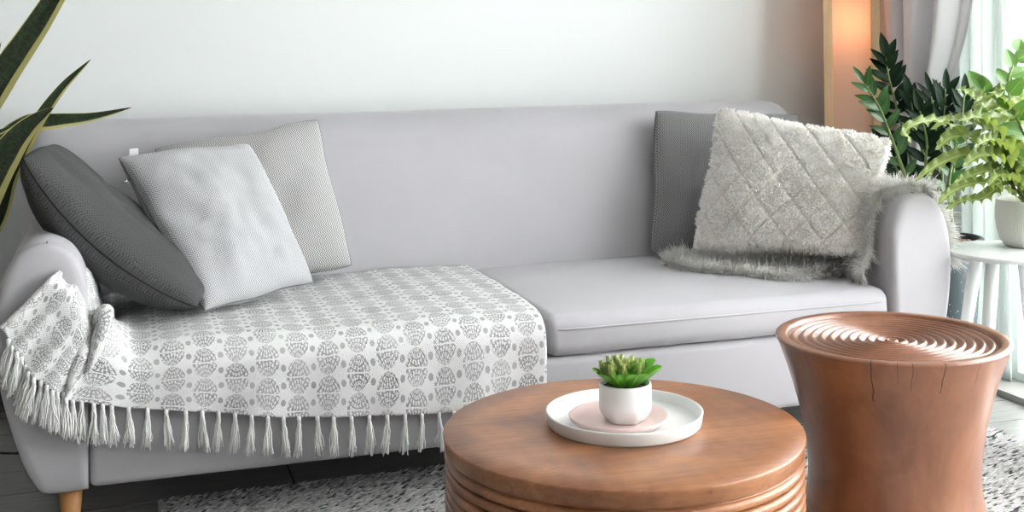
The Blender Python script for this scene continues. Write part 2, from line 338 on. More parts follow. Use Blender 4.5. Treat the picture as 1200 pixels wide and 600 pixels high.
def strands(name, P, N, length, width, shade, comb, mat, parent, segs=3, curl=.35, flat=0.0):
    """many short tapering blades growing from points P along N, bent along comb: one mesh"""
    n = len(P); L_ = length; side = np.cross(N, RNG.normal(size=(n, 3))); side /= np.linalg.norm(side, axis=1)[:, None]+1e-9
    V = np.zeros((n, segs+1, 2, 3)); D = N*(1-flat)+comb*flat; bend = comb+RNG.normal(size=(n, 3))*curl
    for s in range(segs+1):
        t = s/segs; c = P+D*(L_*t)[:, None]+bend*(L_*t*t*.55)[:, None]; wd = width*(1-.8*t*t)
        V[:, s, 0] = c-side*wd[:, None]; V[:, s, 1] = c+side*wd[:, None]
    idx = np.arange(n)[:, None]*(2*(segs+1)); F = []
    for s in range(segs):
        b = idx+2*s; F.append(np.hstack([b, b+1, b+3, b+2]))
    F = np.vstack(F); org = np.array(parent_origin(parent))
    V = V.reshape(-1, 3)-org; me = bpy.data.meshes.new(name)
    me.vertices.add(len(V)); me.vertices.foreach_set('co', V.ravel()); me.loops.add(F.size); me.loops.foreach_set('vertex_index', F.ravel().astype(np.int32))
    me.polygons.add(len(F)); me.polygons.foreach_set('loop_start', (np.arange(len(F))*4).astype(np.int32)); me.polygons.foreach_set('loop_total', np.full(len(F), 4, np.int32))
    me.polygons.foreach_set('use_smooth', np.ones(len(F), bool))
    at = me.attributes.new('shade', 'FLOAT', 'POINT'); at.data.foreach_set('value', np.repeat(shade, 2*(segs+1)).astype(np.float32))
    me.update(); me.validate(); return link(name, me, mat, parent)

# ================================================================== ROOM
WX, WY = 2.93, 4.46            # window plane, back wall
def slab(name, b, mat): return struct(mesh(name, *sbox(*b), MT[mat], None, False))
slab('floor', (-1.8, WX+.1, -2.7, WY+.1, -.05, 0), 'floor')
slab('ceiling', (-1.8, WX+.1, -2.7, WY+.1, 2.6, 2.68), 'ceil')
slab('wall_back', (-1.8, WX+.1, WY, WY+.1, 0, 2.6), 'wall')
slab('wall_left', (-1.9, -1.8, -2.7, WY+.1, 0, 2.6), 'wallf')
YJ = PX(1127, 100, WX)[1]       # edge of the sliding window's opening
slab('wall_right', (WX, WX+.14, YJ, WY, 0, 2.6), 'wall')
slab('trim_1', (WX, WX+.14, -2.7, YJ, 2.4, 2.6), 'wall')
slab('wall_right_far', (WX, WX+.14, -2.7, -.9, 0, 2.4), 'wallf')
slab('wall_front_left', (-1.8, -1.0, -2.7, -2.6, 0, 2.6), 'wallf')
slab('wall_front_right', (2.8, WX+.1, -2.7, -2.6, 0, 2.6), 'wallf')
slab('trim_2', (-1.0, 2.8, -2.7, -2.6, 0, .4), 'wallf'); slab('trim_3', (-1.0, 2.8, -2.7, -2.6, 2.5, 2.6), 'wall')
slab('baseboard_back', (-1.8, WX, WY-.015, WY, 0, .09), 'base_b')
slab('trim_4', (2.80, WX+.1, -.9, YJ, 0, .022), 'rail')                                     # sliding track
# sliding window: frame, mullions, panes
wp = bpy.data.objects.new('window_1', None); SC.collection.objects.link(wp); struct(wp); wp.location = (WX, 1.4, 0)
fp = [sbox(WX+.01, WX+.07, PX(1148, 100, WX)[1], PX(1140, 100, WX)[1], 0, 2.4), sbox(WX+.01, WX+.07, YJ-.012, YJ, 0, 2.4), sbox(WX+.01, WX+.07, -.9, -.85, 0, 2.4), sbox(WX+.01, WX+.07, -.9, YJ, 2.35, 2.4), sbox(WX+.01, WX+.07, -.9, YJ, .0, .05)]
ymm = PX(1190, 300, WX+.03)[1]
for ym in (.7, 2.3, ymm): fp.append(sbox(WX+.01, WX+.07, ym-.03, ym+.03, .05, 2.35))
mesh('window_frame', *join(fp)[:2], MT['frame'], wp, False)
ys = [-.85, .7, 2.3, ymm, YJ-.05]
for a, b in zip(ys, ys[1:]): mesh('pane', *sbox(WX+.04, WX+.044, a, b, .05, 2.35), MT['glass'], wp, False)
slab('ground', (WX+.1, 12, -8, 14, -.12, -.05), 'deck')

# ================================================================== SOFA
XC, YF = 1.06, 3.2
sofa = thing('sofa', (XC, 3.7, 0), 'long light grey velvet sofa with sloping arms and tapered wooden legs', 'sofa')
def wob(V, a, s, seed=0):
    V = V.copy()
    for i, p in enumerate(V):
        d = noise.noise_vector(Vector(p)*s+Vector((seed, seed*2.1, 0))); V[i] = p+np.array(d)*a
    return V
# base
V, F = rbox(-.085, 2.205, YF+.01, 4.2, .125, .335, .02, 3, (10, 4, 2)); mesh('base', V, F, MT['sofa'], sofa)
# seat cushions
def cushion(x0, x1, seed):
    V, F = rbox(x0, x1, YF, 4.02, .338, .452, .036, 5, (16, 12, 3))
    for p in V:
        t = max(0, (p[2]-.38)/.07); ex = 1-abs((p[0]-(x0+x1)/2)/((x1-x0)/2))**4; ey = 1-abs((p[1]-3.61)/.41)**4
        p[2] += .012*t*ex*ey; p[1] -= .008*ex*math.sin(max(0, min(1, (p[2]-.338)/.11))*PI)*(p[1] < 3.3)
    V = wob(V, .004, 7, seed); c = mesh('seat_cushion', V, F, MT['sofa'], sofa)
    zs = .417; path = [(x0+.004, 3.9, zs), (x0+.004, 3.3, zs), (x0+.006, YF+.03, zs), (x0+.035, YF+.001, zs)]
    path += [(x, YF-.0065, zs) for x in np.linspace(x0+.1, x1-.1, 14)] + [(x1-.035, YF+.001, zs), (x1-.006, YF+.03, zs), (x1-.004, 3.3, zs), (x1-.004, 3.9, zs)]
    mesh('piping', *tube(catmull(path, 90), .0032, 6), MT['sofa'], c)
cushion(-.08, 1.103, 1); cushion(1.106, 2.203, 2)
# backrest, leaning
V, F = rbox(-.30, 2.455, 4.0, 4.24, .13, .975, .10, 10, (90, 2, 24))
for p in V:
    z = p[2]; p[1] += .16*max(0, (z-.42)/.55)-.02; x = (p[0]-XC)/1.36
    p[1] -= .022*(1-min(1, x*x))*math.sin(max(0, min(1, (z-.42)/.55))*PI)*(p[1] < 4.2)
    if z < .45: p[0] = XC+(p[0]-XC)*(1-.1*(.45-z)/.32)
V = wob(V, .003, 3.5, 3); back = mesh('backrest', V, F, MT['sofa'], sofa)
# arms: outline in X-Z swept back, front edge rounded
def arm(sg):
    C = [(1.145, .126), (1.143, .35), (1.143, .58), (1.152, .655), (1.185, .712), (1.24, .733), (1.295, .715), (1.335, .655), (1.352, .56), (1.352, .45), (1.332, .33), (1.296, .21), (1.268, .15), (1.245, .126), (1.2, .124)]
    P = catmull(C+[C[0]], 90)[:-1]; cen = P.mean(0); m = len(P); rows = []
    prof = [(.0, -.0), ]
    r = .022; ysz = []
    for k in range(7): a = PI/2*k/6; ysz.append((YF-.012+r*(1-math.sin(a)), r*(1-math.cos(a))))
    ysz = ysz[::-1]                                    # from inset front to full outline
    ysz = [(YF-.0125, r+.03), (YF-.012, r+.004)]+[(YF-.012+r*(1-math.cos(a)), r*(1-math.sin(a))) for a in np.linspace(0, PI/2, 7)]+[(y, 0) for y in np.linspace(YF+.06, 4.2, 12)]
    T = np.roll(P, -1, 0)-np.roll(P, 1, 0); T /= np.linalg.norm(T, axis=1)[:, None]; Nn = np.stack([T[:, 1], -T[:, 0]], 1)
    if ((P+Nn*.01-cen)**2).sum() < ((P-Nn*.01-cen)**2).sum(): Nn = -Nn
    V = []
    for y, ins in ysz:
        Q = cen+(P-cen)*(1-ins/.11)
        for q in Q: V.append((XC+sg*q[0], y, q[1]))
    V.append((XC+sg*cen[0], YF-.016, cen[1])); c0 = len(V)-1
    F = grid(len(ysz), m); F = [((i*m+j), (i*m+(j+1) % m), ((i+1)*m+(j+1) % m), ((i+1)*m+j)) for i in range(len(ysz)-1) for j in range(m)]
    F += [(c0, (j+1) % m, j) for j in range(m)]; F.append(tuple((len(ysz)-1)*m+j for j in range(m)))
    V = wob(np.array(V), .003, 6, 5+sg); o = mesh('arm', V, F, MT['sofa'], sofa)
    Q = P-Nn*.001; ln = [(XC+sg*q[0], YF+.028, q[1]) for q in Q[4:70]]
    mesh('piping', *tube(ln, .0028, 6), MT['sofa'], o)
    top = [(XC+sg*(1.235), YF+.028-.03*t, .735-.016*t*t) for t in np.linspace(0, 1, 6)]
    mesh('seam', *tube(top, .002, 6), MT['seamgrey'], o)
    return o
arm(-1); arm(1)
for x, y in ((-.13, YF+.06), (2.25, YF+.06), (-.1, 4.1), (2.22, 4.1)):
    mesh('leg', *lathe([(0, 0), (.017, 0), (.018, .004), (.031, .135), (0, .135)], (x, y, 0), 32), MT['legwood'], sofa)

# ================================================================== THROW BLANKET over left cushion and arm
throw = thing('throw_blanket', (.5, 3.5, .46), 'white cotton throw with grey fan motifs and tassels over the left seat and arm', 'blanket')
def hemz(x): return float(np.interp(x, [-.2, -.1, .11, .43, .81, 1.1], [.37, .345, .312, .258, .232, .262]))
cols = []; us = []
def col_flat(x):
    fx = min(1, max(0, (x+.02)/.1)); zs = .470+.004*math.sin(x*9)
    return [(x, 3.97, zs), (x, 3.75, zs+.003), (x, 3.5, zs+.003), (x, 3.3, zs), (x, 3.222, zs-.008), (x, 3.178, zs-.05), (x, 3.172, (zs+hemz(x))/2-.02), (x-.003, 3.17, hemz(x))]
def c_(*p): return [tuple(PY(*q)) if len(q) == 3 and q[0] > 2 or q[0] in (0,) else q for q in p]
colL = [ # leftmost: side hem lying over the inner top of the arm, then three columns into the valley
 [(-.10, 3.62, .60), (-.12, 3.5, .66), (-.135, 3.36, .70), tuple(PY(72, 314, 3.24)), tuple(PY(62, 326, 3.175)), tuple(PY(44, 346, 3.168)), tuple(PY(24, 366, 3.165)), tuple(PY(4, 385, 3.163))],
 [(-.075, 3.66, .56), (-.085, 3.52, .61), (-.095, 3.38, .65), tuple(PY(86, 326, 3.235)), tuple(PY(76, 342, 3.165)), tuple(PY(58, 366, 3.158)), tuple(PY(38, 390, 3.155)), tuple(PY(20, 412, 3.153))],
 [(-.062, 3.7, .52), (-.066, 3.55, .55), (-.068, 3.4, .59), tuple(PY(97, 340, 3.225)), tuple(PY(92, 362, 3.158)), tuple(PY(76, 388, 3.15)), tuple(PY(58, 414, 3.146)), tuple(PY(38, 438, 3.144))],
 [(-.058, 3.75, .48), (-.06, 3.58, .50), (-.06, 3.42, .53), tuple(PY(103, 360, 3.235)), tuple(PY(99, 380, 3.162)), tuple(PY(88, 406, 3.15)), tuple(PY(74, 430, 3.144)), tuple(PY(58, 452, 3.14))],
 [(-.052, 3.82, .465), (-.05, 3.62, .468), (-.05, 3.44, .48), tuple(PY(112, 372, 3.26)), tuple(PY(108, 392, 3.185)), tuple(PY(100, 418, 3.168)), tuple(PY(90, 442, 3.16)), tuple(PY(76, 462, 3.152))],
 [(-.03, 3.9, .468), (-.028, 3.68, .472), (-.026, 3.46, .482), tuple(PY(123, 362, 3.27)), tuple(PY(122, 376, 3.195)), tuple(PY(112, 408, 3.160)), tuple(PY(98, 440, 3.154)), tuple(PY(86, 468, 3.15))]]
for c, u in zip(colL, (-.42, -.34, -.26, -.19, -.12, -.06)): cols.append(c); us.append(u)
for x in np.linspace(.02, 1.092, 12): cols.append(col_flat(x)); us.append(x)
cols = np.array(cols, float); NV, NU = 90, 250
tmp = np.array([catmull(c, NV) for c in cols])                      # columns x NV x 3
G = np.array([catmull(tmp[:, j], NU) for j in range(NV)]).transpose(1, 0, 2)
ug = catmull(np.array(us)[:, None], NU)[:, 0]
sl = np.zeros((NU, NV)); sl[:, 1:] = np.cumsum(np.linalg.norm(np.diff(G, axis=1), axis=2), axis=1); ref = sl[NU//2]
for i in range(NU):                                                # folds and ripples
    for j in range(NV):
        p = G[i, j]; vt = j/(NV-1); left = max(0, min(1, (.02-ug[i])/.1)); hang = max(0, (vt-.62)/.38)
        a = .0025*math.sin(ug[i]*34+vt*3)*(.3+hang)+.004*noise.noise(Vector((p[0]*9, p[1]*9, p[2]*9)))
        G[i, j, 2] += a*(1-hang)+.006*left*math.sin(ug[i]*60+vt*2)*(1-hang*.5)
        G[i, j, 1] -= a*hang*1.3+.008*left*hang*(1+math.sin(ug[i]*75+vt*2.5))+ (.004*hang*(1+math.sin(ug[i]*23)))
uvT = np.stack([np.repeat(ug[:, None], NV, 1), np.repeat(ref[None], NU, 0)], 2).reshape(-1, 2)
ob = mesh('blanket_cloth', G.reshape(-1, 3), grid(NU, NV), MT['throw'], throw, True, uvT)
md = ob.modifiers.new('thick', 'SOLIDIFY'); md.thickness = .006; md.offset = 0
# rolled side hem over the arm and the bunched roll beside the cushion
hp = np.array([PY(77, 315, 3.23), PY(62, 327, 3.163), PY(43, 346, 3.155), PY(22, 367, 3.152), PY(2, 386, 3.15)])
V, F = tube(catmull(hp, 40), .0085, 10); mesh('rolled_hem', V, F, MT['throw'], throw, True, np.stack([np.repeat(np.linspace(0, .3, 40), 10), np.tile(np.linspace(0, .05, 10), 40)], 1))
for k, (pp, rad) in enumerate([([(112, 388, 3.22), (118, 371, 3.2), (124, 366, 3.19), (122, 385, 3.165), (113, 410, 3.15), (103, 436, 3.145)], [.012, .019, .02, .018, .014, .006]), ([(100, 395, 3.19), (97, 412, 3.155), (88, 434, 3.14), (80, 456, 3.138)], [.012, .016, .013, .006])]):
    q = catmull([PY(*a) for a in pp], 36); rd = np.interp(np.linspace(0, 1, 36), np.linspace(0, 1, len(rad)), rad)
    V, F = tube(q, rd, 14); mesh('bunched_fold', V, F, MT['throw'], throw, True, np.stack([np.repeat(np.linspace(0, .2, 36), 14), np.tile(np.linspace(0, .1, 14), 36)], 1))
def tassel(p, ln, sway, seed):
    rs = random.Random(seed); parts = []; sh = []
    kn, kf = lathe([(0, -.012), (.0042, -.010), (.0052, -.002), (.0046, .004), (0, .007)], p, 10); parts.append((kn, kf)); sh += [.8]*len(kn)
    for k in range(24):
        a = rs.random()*2*PI; sp = .016*rs.random()**.7; e = (p[0]+sway[0]+sp*math.cos(a), p[1]+sway[1]+sp*.7*math.sin(a)-.003, p[2]-ln*(.78+.3*rs.random()))
        m = ((p[0]*.55+e[0]*.45)+rs.uniform(-.004, .004), (p[1]+e[1])/2+rs.uniform(-.003, .003), p[2]-ln*.45)
        q = catmull([p, (p[0]+.003*math.cos(a), p[1]+.003*math.sin(a), p[2]-ln*.15), m, e], 9)
        q[:, 0] += .0012*np.sin(np.linspace(0, 14, 9)+k); v, f = tube(q, np.linspace(.0024, .0015, 9), 4); parts.append((v, f)); sh += [rs.random()]*len(v)
    V, F, _ = join(parts); o = mesh('tassel', V, F, MT['yarn'], throw)
    at = o.data.attributes.new('shade', 'FLOAT', 'POINT'); at.data.foreach_set('value', sh)
hem = G[:, -1]; k = 0; acc = 0.0; last = hem[2]
for i in range(3, NU):
    acc += np.linalg.norm(hem[i]-hem[i-1]); step = .019 if ug[i] < .0 else .0405
    if acc > step:
        acc = 0; left = ug[i] < .02
        tassel(tuple(hem[i]+np.array((0, -.004, -.003))), .092 if not left else .088, (random.uniform(-.006, .006)+(-.014 if left and ug[i] < -.2 else 0), -.004 if left else 0), 100+k); k += 1

# ================================================================== PILLOWS
def pillow_surf(C, T, S, Tt, side, pinch=.045, pow_=.36, seed=0, wr=.006, sag=0.0):
    """C = BL, BR, TR, TL corners; S, Tt in [-1,1]"""
    C = [np.array(c, float) for c in C]; n = np.cross(C[1]-C[0], C[3]-C[0]); n /= np.linalg.norm(n)
    s = np.asarray(S, float); t = np.asarray(Tt, float)
    r_ = 1-.022*(s*s*t*t)**3.0; ps = seed*1.7
    s2 = s*r_*(1-pinch*(1-t*t)*np.abs(s)**3*(1+.5*np.sin(t*4+ps))); t2 = t*r_*(1-pinch*(1-s*s)*np.abs(t)**3*(1+.6*np.sin(s*4.4+ps+1)))
    a = ((1-s2)*(1-t2)/4)[..., None]; b = ((1+s2)*(1-t2)/4)[..., None]; c = ((1+s2)*(1+t2)/4)[..., None]; d = ((1-s2)*(1+t2)/4)[..., None]
    P = a*C[0]+b*C[1]+c*C[2]+d*C[3]+n*(sag*(1-t*t))[..., None]
    h = (np.clip(1-s**2, 0, 1)**pow_)*(np.clip(1-t**2, 0, 1)**pow_)*T/2
    w_ = np.array([noise.noise(Vector((x*1.7+seed, y*1.7, side*3))) for x, y in zip(s.ravel(), t.ravel())]).reshape(s.shape)
    w2 = np.array([noise.noise(Vector((x*4+seed, y*4, side*5+9))) for x, y in zip(s.ravel(), t.ravel())]).reshape(s.shape)
    env = np.clip(1-s**2, 0, 1)*np.clip(1-t**2, 0, 1)
    h = h+(w_*wr*2.2+w2*wr)*np.sqrt(env)
    return P+n*(side*h)[..., None], n
def smap(n):   # denser near the edges
    return np.sin(np.linspace(-PI/2, PI/2, n))
def pillow(name, C, T, mat, seam, label, seed=1, pinch=.045, n=46, wr=.006, seamr=.0028, loc=None, extra=None, sag=0.0):
    C = [np.array(c, float) for c in C]; cen = sum(C)/4; base = (cen[0], cen[1], min(c[2] for c in C))
    t = thing(name, base, label, 'pillow'); g = smap(n); S, Tt = np.meshgrid(g, g, indexing='ij'); parts = []
    wdt = np.linalg.norm(C[1]-C[0]); hgt = np.linalg.norm(C[3]-C[0]); uv = np.stack([(S+1)/2*wdt, (Tt+1)/2*hgt], 2).reshape(-1, 2)
    for side in (1, -1):
        P, nn = pillow_surf(C, T, S, Tt, side, pinch, .36, seed, wr, sag)
        if extra is not None and side == 1: P = P+nn*extra(S, Tt)[..., None]
        F = grid(n, n)
        if side == -1: F = [f[::-1] for f in F]
        parts.append((P.reshape(-1, 3), F, uv))
    V, F, U = join(parts); o = mesh('cover', V, F, mat, t, True, U)
    bm = bmesh.new(); bm.from_mesh(o.data); bmesh.ops.remove_doubles(bm, verts=bm.verts, dist=.0004); bmesh.ops.recalc_face_normals(bm, faces=bm.faces); bm.to_mesh(o.data); bm.free()
    for p in o.data.polygons: p.use_smooth = True
    if seam:
        e = np.linspace(-1, 1, 40); loop = [(x, -1) for x in e]+[(1, y) for y in e[1:]]+[(x, 1) for x in e[::-1][1:]]+[(-1, y) for y in e[::-1][1:]]
        L_ = np.array(loop); P, _ = pillow_surf(C, 0, L_[:, 0], L_[:, 1], 1, pinch, .36, seed, 0, sag)
        mesh('seam', *tube(P, seamr, 6, False), MT[seam], t)
    return t, C
# charcoal pillow leaning on the left arm: its front edge seam faces the camera
F0, F1 = PY(231, 362, 3.33), PY(24, 184, 3.36); B1 = PY(58, 172, 3.84); B0 = np.array((.245, 3.80, .53))
pil, _ = pillow('charcoal_pillow', [F0, B0, B1, F1], .20, MT['char'], 'seamdark', 'charcoal woven pillow leaning on the left sofa arm', 3, .01, 46, .010, .0022, sag=-.05)
# mid grey herringbone pillow against the backrest
def pc(*a): return [np.array(PY(*q)) for q in a]
Cm = pc((208, 352, 3.84), (414, 312, 3.84), (373, 139, 4.02), (180, 174, 4.02))
pillow('herringbone_pillow', Cm, .15, MT['mgrey'], 'seamgrey', 'grey herringbone pillow against the left backrest behind the paler pillow', 11, .03, 40, .006)
Cl = pc((240, 366, 3.42), (368, 332, 3.62), (292, 168, 3.80), (137, 184, 3.70))
lp, Cl = pillow('light_herringbone_pillow', Cl, .15, MT['lgrey'], 'seamgrey', 'pale grey pillow with a white side tag, frontmost at the left', 21, .035, 60, .008, extra=lambda S, T: -.011*np.exp(-((T-.15+.35*(S+.9))/.13)**2)*np.clip(1-((S+.62)/.42)**2, 0, 1)+.008*np.exp(-((T-.45+.3*(S+.9))/.15)**2)*np.clip(1-((S+.6)/.4)**2, 0, 1))
q = Cl[3]+(Cl[2]-Cl[3])*.12; tv = np.array([q+np.array(v) for v in ((-.012, 0, -.004), (.014, 0, -.003), (.013, -.002, .02), (-.011, -.002, .019))]); tv2 = tv+np.array((0, .0015, 0))
mesh('side_tag', np.vstack([tv, tv2]), [(0, 1, 2, 3), (7, 6, 5, 4), (0, 4, 5, 1), (1, 5, 6, 2), (2, 6, 7, 3), (3, 7, 4, 0)], MT['tag'], lp, False)['label'] = 'small white fabric tag on the top edge'
q = Cl[3]*.85+Cl[0]*.15; mesh('zip_pull', *tube([q, q+np.array((-.008, -.01, -.004)), q+np.array((-.018, -.014, -.008))], .0028, 6), MT['metal'], lp)
Cd = pc((762, 295, 3.90), (930, 300, 3.86), (937, 134, 4.02), (767, 129, 4.05))
pillow('dark_herringbone_pillow', Cd, .15, MT['dgrey'], 'seamgrey', 'darker grey herringbone pillow behind the cream plush pillow at the right', 31, .03, 40, .006)
# cream plush pillow with a quilted lattice
Cw = pc((814, 290, 3.68), (1012, 296, 3.29), (1044, 165, 3.43), (843, 128, 3.84))
def lattice(S, T):
    a = np.abs(((S*2.4+T*1.7+.2) % 1)-.5); b = np.abs(((S*2.4-T*1.7+.1) % 1)-.5)
    return np.maximum(np.exp(-((a-.5)/.04)**2), np.exp(-((b-.5)/.04)**2))
wp_, Cw = pillow('plush_pillow', Cw, .17, MT['plushb'], None, 'cream plush pillow with a quilted diamond pattern, at the right', 41, .035, 96, .006, extra=lambda S, T: -.018*lattice(S, T)*np.clip((1-S**2)*(1-T**2)*6, 0, 1))
def plush_strands():
    P_, N_ = [], []; n = 40000
    s = RNG.uniform(-1, 1, n); t = RNG.uniform(-1, 1, n)
    ex = RNG.random(n) < .12; s[ex] = np.sign(s[ex])*(1-.03*RNG.random(ex.sum())); ey = RNG.random(n) < .12; t[ey] = np.sign(t[ey])*(1-.03*RNG.random(ey.sum()))
    side = np.where(RNG.random(n) < .82, 1, -1)
    for sd in (1, -1):
        m = side == sd; S, T = s[m], t[m]; e = 1e-2
        A, nn = pillow_surf(Cw, .17, S, T, sd, .035, .36, 41, .006)
        B, _ = pillow_surf(Cw, .17, np.clip(S+e, -1, 1), T, sd, .035, .36, 41, .006); B2, _ = pillow_surf(Cw, .17, np.clip(S-e, -1, 1), T, sd, .035, .36, 41, .006)
        D, _ = pillow_surf(Cw, .17, S, np.clip(T+e, -1, 1), sd, .035, .36, 41, .006); D2, _ = pillow_surf(Cw, .17, S, np.clip(T-e, -1, 1), sd, .035, .36, 41, .006)
        N = np.cross(B-B2, D-D2)*sd; N /= np.linalg.norm(N, axis=1)[:, None]+1e-9
        lt = lattice(S, T)*(sd == 1); A = A+nn*(-.018*lt*np.clip((1-S**2)*(1-T**2)*6, 0, 1))[:, None]
        P_.append(np.hstack([A, lt[:, None]])); N_.append(N)
    P = np.vstack(P_); N = np.vstack(N_); kp = P[:, 3] < .6; P, N = P[kp], N[kp]; lt = P[:, 3]; P = P[:, :3]; n = len(P)
    ln = RNG.uniform(.006, .0115, n)*(1-.85*lt); cb = np.tile(np.array((.1, -.1, -.5)), (n, 1))
    cl = np.array([noise.noise(Vector(p)*40) for p in P]); cb = cb+np.stack([cl, cl*.3, -cl], 1)
    strands('plush_pile', P, N, ln, RNG.uniform(.0016, .003, n), np.clip(.55+.6*cl+RNG.normal(size=n)*.2, 0, 1), cb, MT['plush'], wp_, 3, .5)
plush_strands()

# ================================================================== SHEEPSKIN on the right seat and over the arm
skin = thing('sheepskin_throw', (2.1, 3.6, .47), 'shaggy grey sheepskin on the right seat running up over the right arm', 'sheepskin')
def sz(x): return .474
def front(px, py): return tuple(PZ(px, py, .468))
SK = [ # stations along the skin from the left end to over the arm: (front point, back point)
 (front(790, 309), (1.70, 3.74, .472)), (front(812, 318), (1.80, 3.88, .472)), (front(862, 322), (1.88, 3.92, .472)), (front(915, 327), (1.98, 3.94, .472)),
 (front(965, 323), (2.06, 3.95, .472)), (front(1004, 319), (2.12, 3.95, .480)), ((2.165, 3.28, .50), (2.165, 3.92, .50)), ((2.194, 3.29, .58), (2.194, 3.88, .58)),
 ((2.203, 3.28, .662), (2.203, 3.84, .662)), ((2.24, 3.27, .722), (2.24, 3.80, .722)), ((2.30, 3.265, .743), (2.30, 3.78, .743)), ((2.36, 3.265, .724), (2.36, 3.74, .724)), ((2.404, 3.265, .66), (2.404, 3.70, .66)), ((2.421, 3.265, .60), (2.421, 3.66, .60)), ((2.424, 3.265, .54), (2.424, 3.6, .54))]
A = catmull([a for a, b in SK], 120); B = catmull([b for a, b in SK], 120)
Sg = np.array([[A[i]*(1-v)+B[i]*v for v in np.linspace(0, 1, 40)] for i in range(120)])
Sg[..., 1] += (np.sin(np.linspace(0, 22, 120))*.010)[:, None]*(1-np.linspace(0, 1, 40))[None]
du = np.gradient(Sg, axis=0); dv = np.gradient(Sg, axis=1); Ns = np.cross(du, dv); Ns /= np.linalg.norm(Ns, axis=2)[..., None]+1e-9
o = mesh('hide', Sg.reshape(-1, 3), grid(120, 40), MT['furb'], skin); md = o.modifiers.new('thick', 'SOLIDIFY'); md.thickness = .006; md.offset = -1
def fur():
    n = 42000; i = RNG.uniform(0, 118.9, n); j = RNG.uniform(0, 38.9, n); e = RNG.random(n) < .34; j[e] = RNG.uniform(0, 1.6, e.sum()); e = RNG.random(n) < .03; i[e] = RNG.uniform(0, 2, e.sum()); e = RNG.random(n) < .05; i[e] = RNG.uniform(115, 118.9, e.sum())
    a, b = i.astype(int), j.astype(int); fi, fj = (i-a)[:, None], (j-b)[:, None]
    P = Sg[a, b]*(1-fi)*(1-fj)+Sg[a+1, b]*fi*(1-fj)+Sg[a, b+1]*(1-fi)*fj+Sg[a+1, b+1]*fi*fj; N = Ns[a, b]
    up = N[:, 2:3]; cb = np.zeros((n, 3)); fr = np.clip(1-j/7, 0, 1)[:, None]; cb += np.array((0, -1.1, -.75))*fr; le = np.clip(1-i/6, 0, 1)[:, None]; cb += np.array((-1.2, -.2, -.3))*le
    cb[:, 2] -= .35; cl = np.array([noise.noise_vector(Vector(p)*38) for p in P]); cb += cl*2.0
    en = np.clip((i-112)/7, 0, 1)[:, None]; cb += np.array((.1, 0, -1.3))*en
    ln = RNG.uniform(.016, .030, n)*(1+.3*fr[:, 0]); sh = np.clip(.5+.55*cl[:, 0]+RNG.normal(size=n)*.2, 0, 1)
    strands('fleece', P, N, ln, RNG.uniform(.0012, .0024, n), sh, cb, MT['fur'], skin, 4, .75)
fur()

# ================================================================== COFFEE TABLE, STOOL
TX, TY, TZ = .991, 2.396, .40
prof = [(0, .0175), (.352, .0175), (.362, .02)]; z = .022
while z < TZ-.05:
    prof += [(.3555, z), (.3555, z+.0018)]
    for a in np.linspace(0, PI, 9): prof.append((.3595+.0125*math.sin(a)**.6, z+.0022+.0200*(1-math.cos(a))/2))
    z += .0225
prof += [(.3615, z), (.366, z+.003), (.3715, z+.010), (.374, TZ-.006), (.3739, TZ-.002), (.3722, TZ), (.30, TZ), (.2, TZ), (.1, TZ), (0, TZ)]
tb = mesh('coffee_table', *lathe(prof, (TX, TY, 0), 160), MT['table'], None, True, None, (TX, TY, 0)); tag(tb, 'low round drum coffee table in brown wood with ridged sides', 'table')
SX, SY, SZ = 1.736, 2.526, .50
ctl = catmull([(.262, 0), (.248, .03), (.212, .09), (.198, .16), (.199, .22), (.212, .31), (.235, .40), (.255, .46), (.265, .488)], 50)
prof = [(0, .0175), (.255, .0175)]+[tuple(p) for p in ctl if p[1] > .02]+[(.2688, .492), (.2688, .497), (.266, .5), (.246, .5), (.2435, .498)]
rr_ = np.linspace(.242, .001, 260); pitch = .0216
for r in rr_:
    ph = (r % pitch)/pitch; zz = .4945-.004*(1-r/.242)-.0115*(.5+.5*math.cos(2*PI*ph))**1.3; prof.append((r, zz))
prof.append((0, prof[-1][1]))
st = mesh('drum_stool', *lathe(prof, (SX, SY, 0), 180), MT['stool'], None, True, None, (SX, SY, 0)); tag(st, 'waisted brown wooden stool with concentric carved rings on top', 'stool')

# ================================================================== TRAY, PLATE, SUCCULENT
c = PZ(731.5, 496, TZ); cx, cy = c[0], c[1]
R = .163
tr = mesh('tray', *lathe([(0, 0), (.157, 0), (.161, .004), (.165, .026), (.1655, .0285), (.163, .030), (.160, .0285), (.155, .009), (.15, .007), (0, .007)], (cx, cy, TZ), 96), MT['white'], None, True, None, (cx, cy, TZ)); tag(tr, 'round white ceramic tray with upright rim on the coffee table', 'tray')
c2 = PZ(725, 497, TZ+.012); px_, py_ = c2[0], c2[1]
pl = mesh('plate', *lathe([(0, 0), (.07, 0), (.082, .004), (.100, .017), (.1035, .025), (.102, .0262), (.0985, .0235), (.084, .009), (.07, .007), (0, .007)], (px_, py_, TZ+.0072), 80), MT['pink'], None, True, None, (px_, py_, TZ+.0072)); tag(pl, 'small pale pink plate on the white tray under the succulent', 'plate')
c3 = PZ(733, 491, TZ+.016); qx, qy, qz = c3[0], c3[1], TZ+.0144
suc = thing('potted_succulent', (qx, qy, qz), 'green succulent in a small faceted white pot on the pink plate', 'plant')
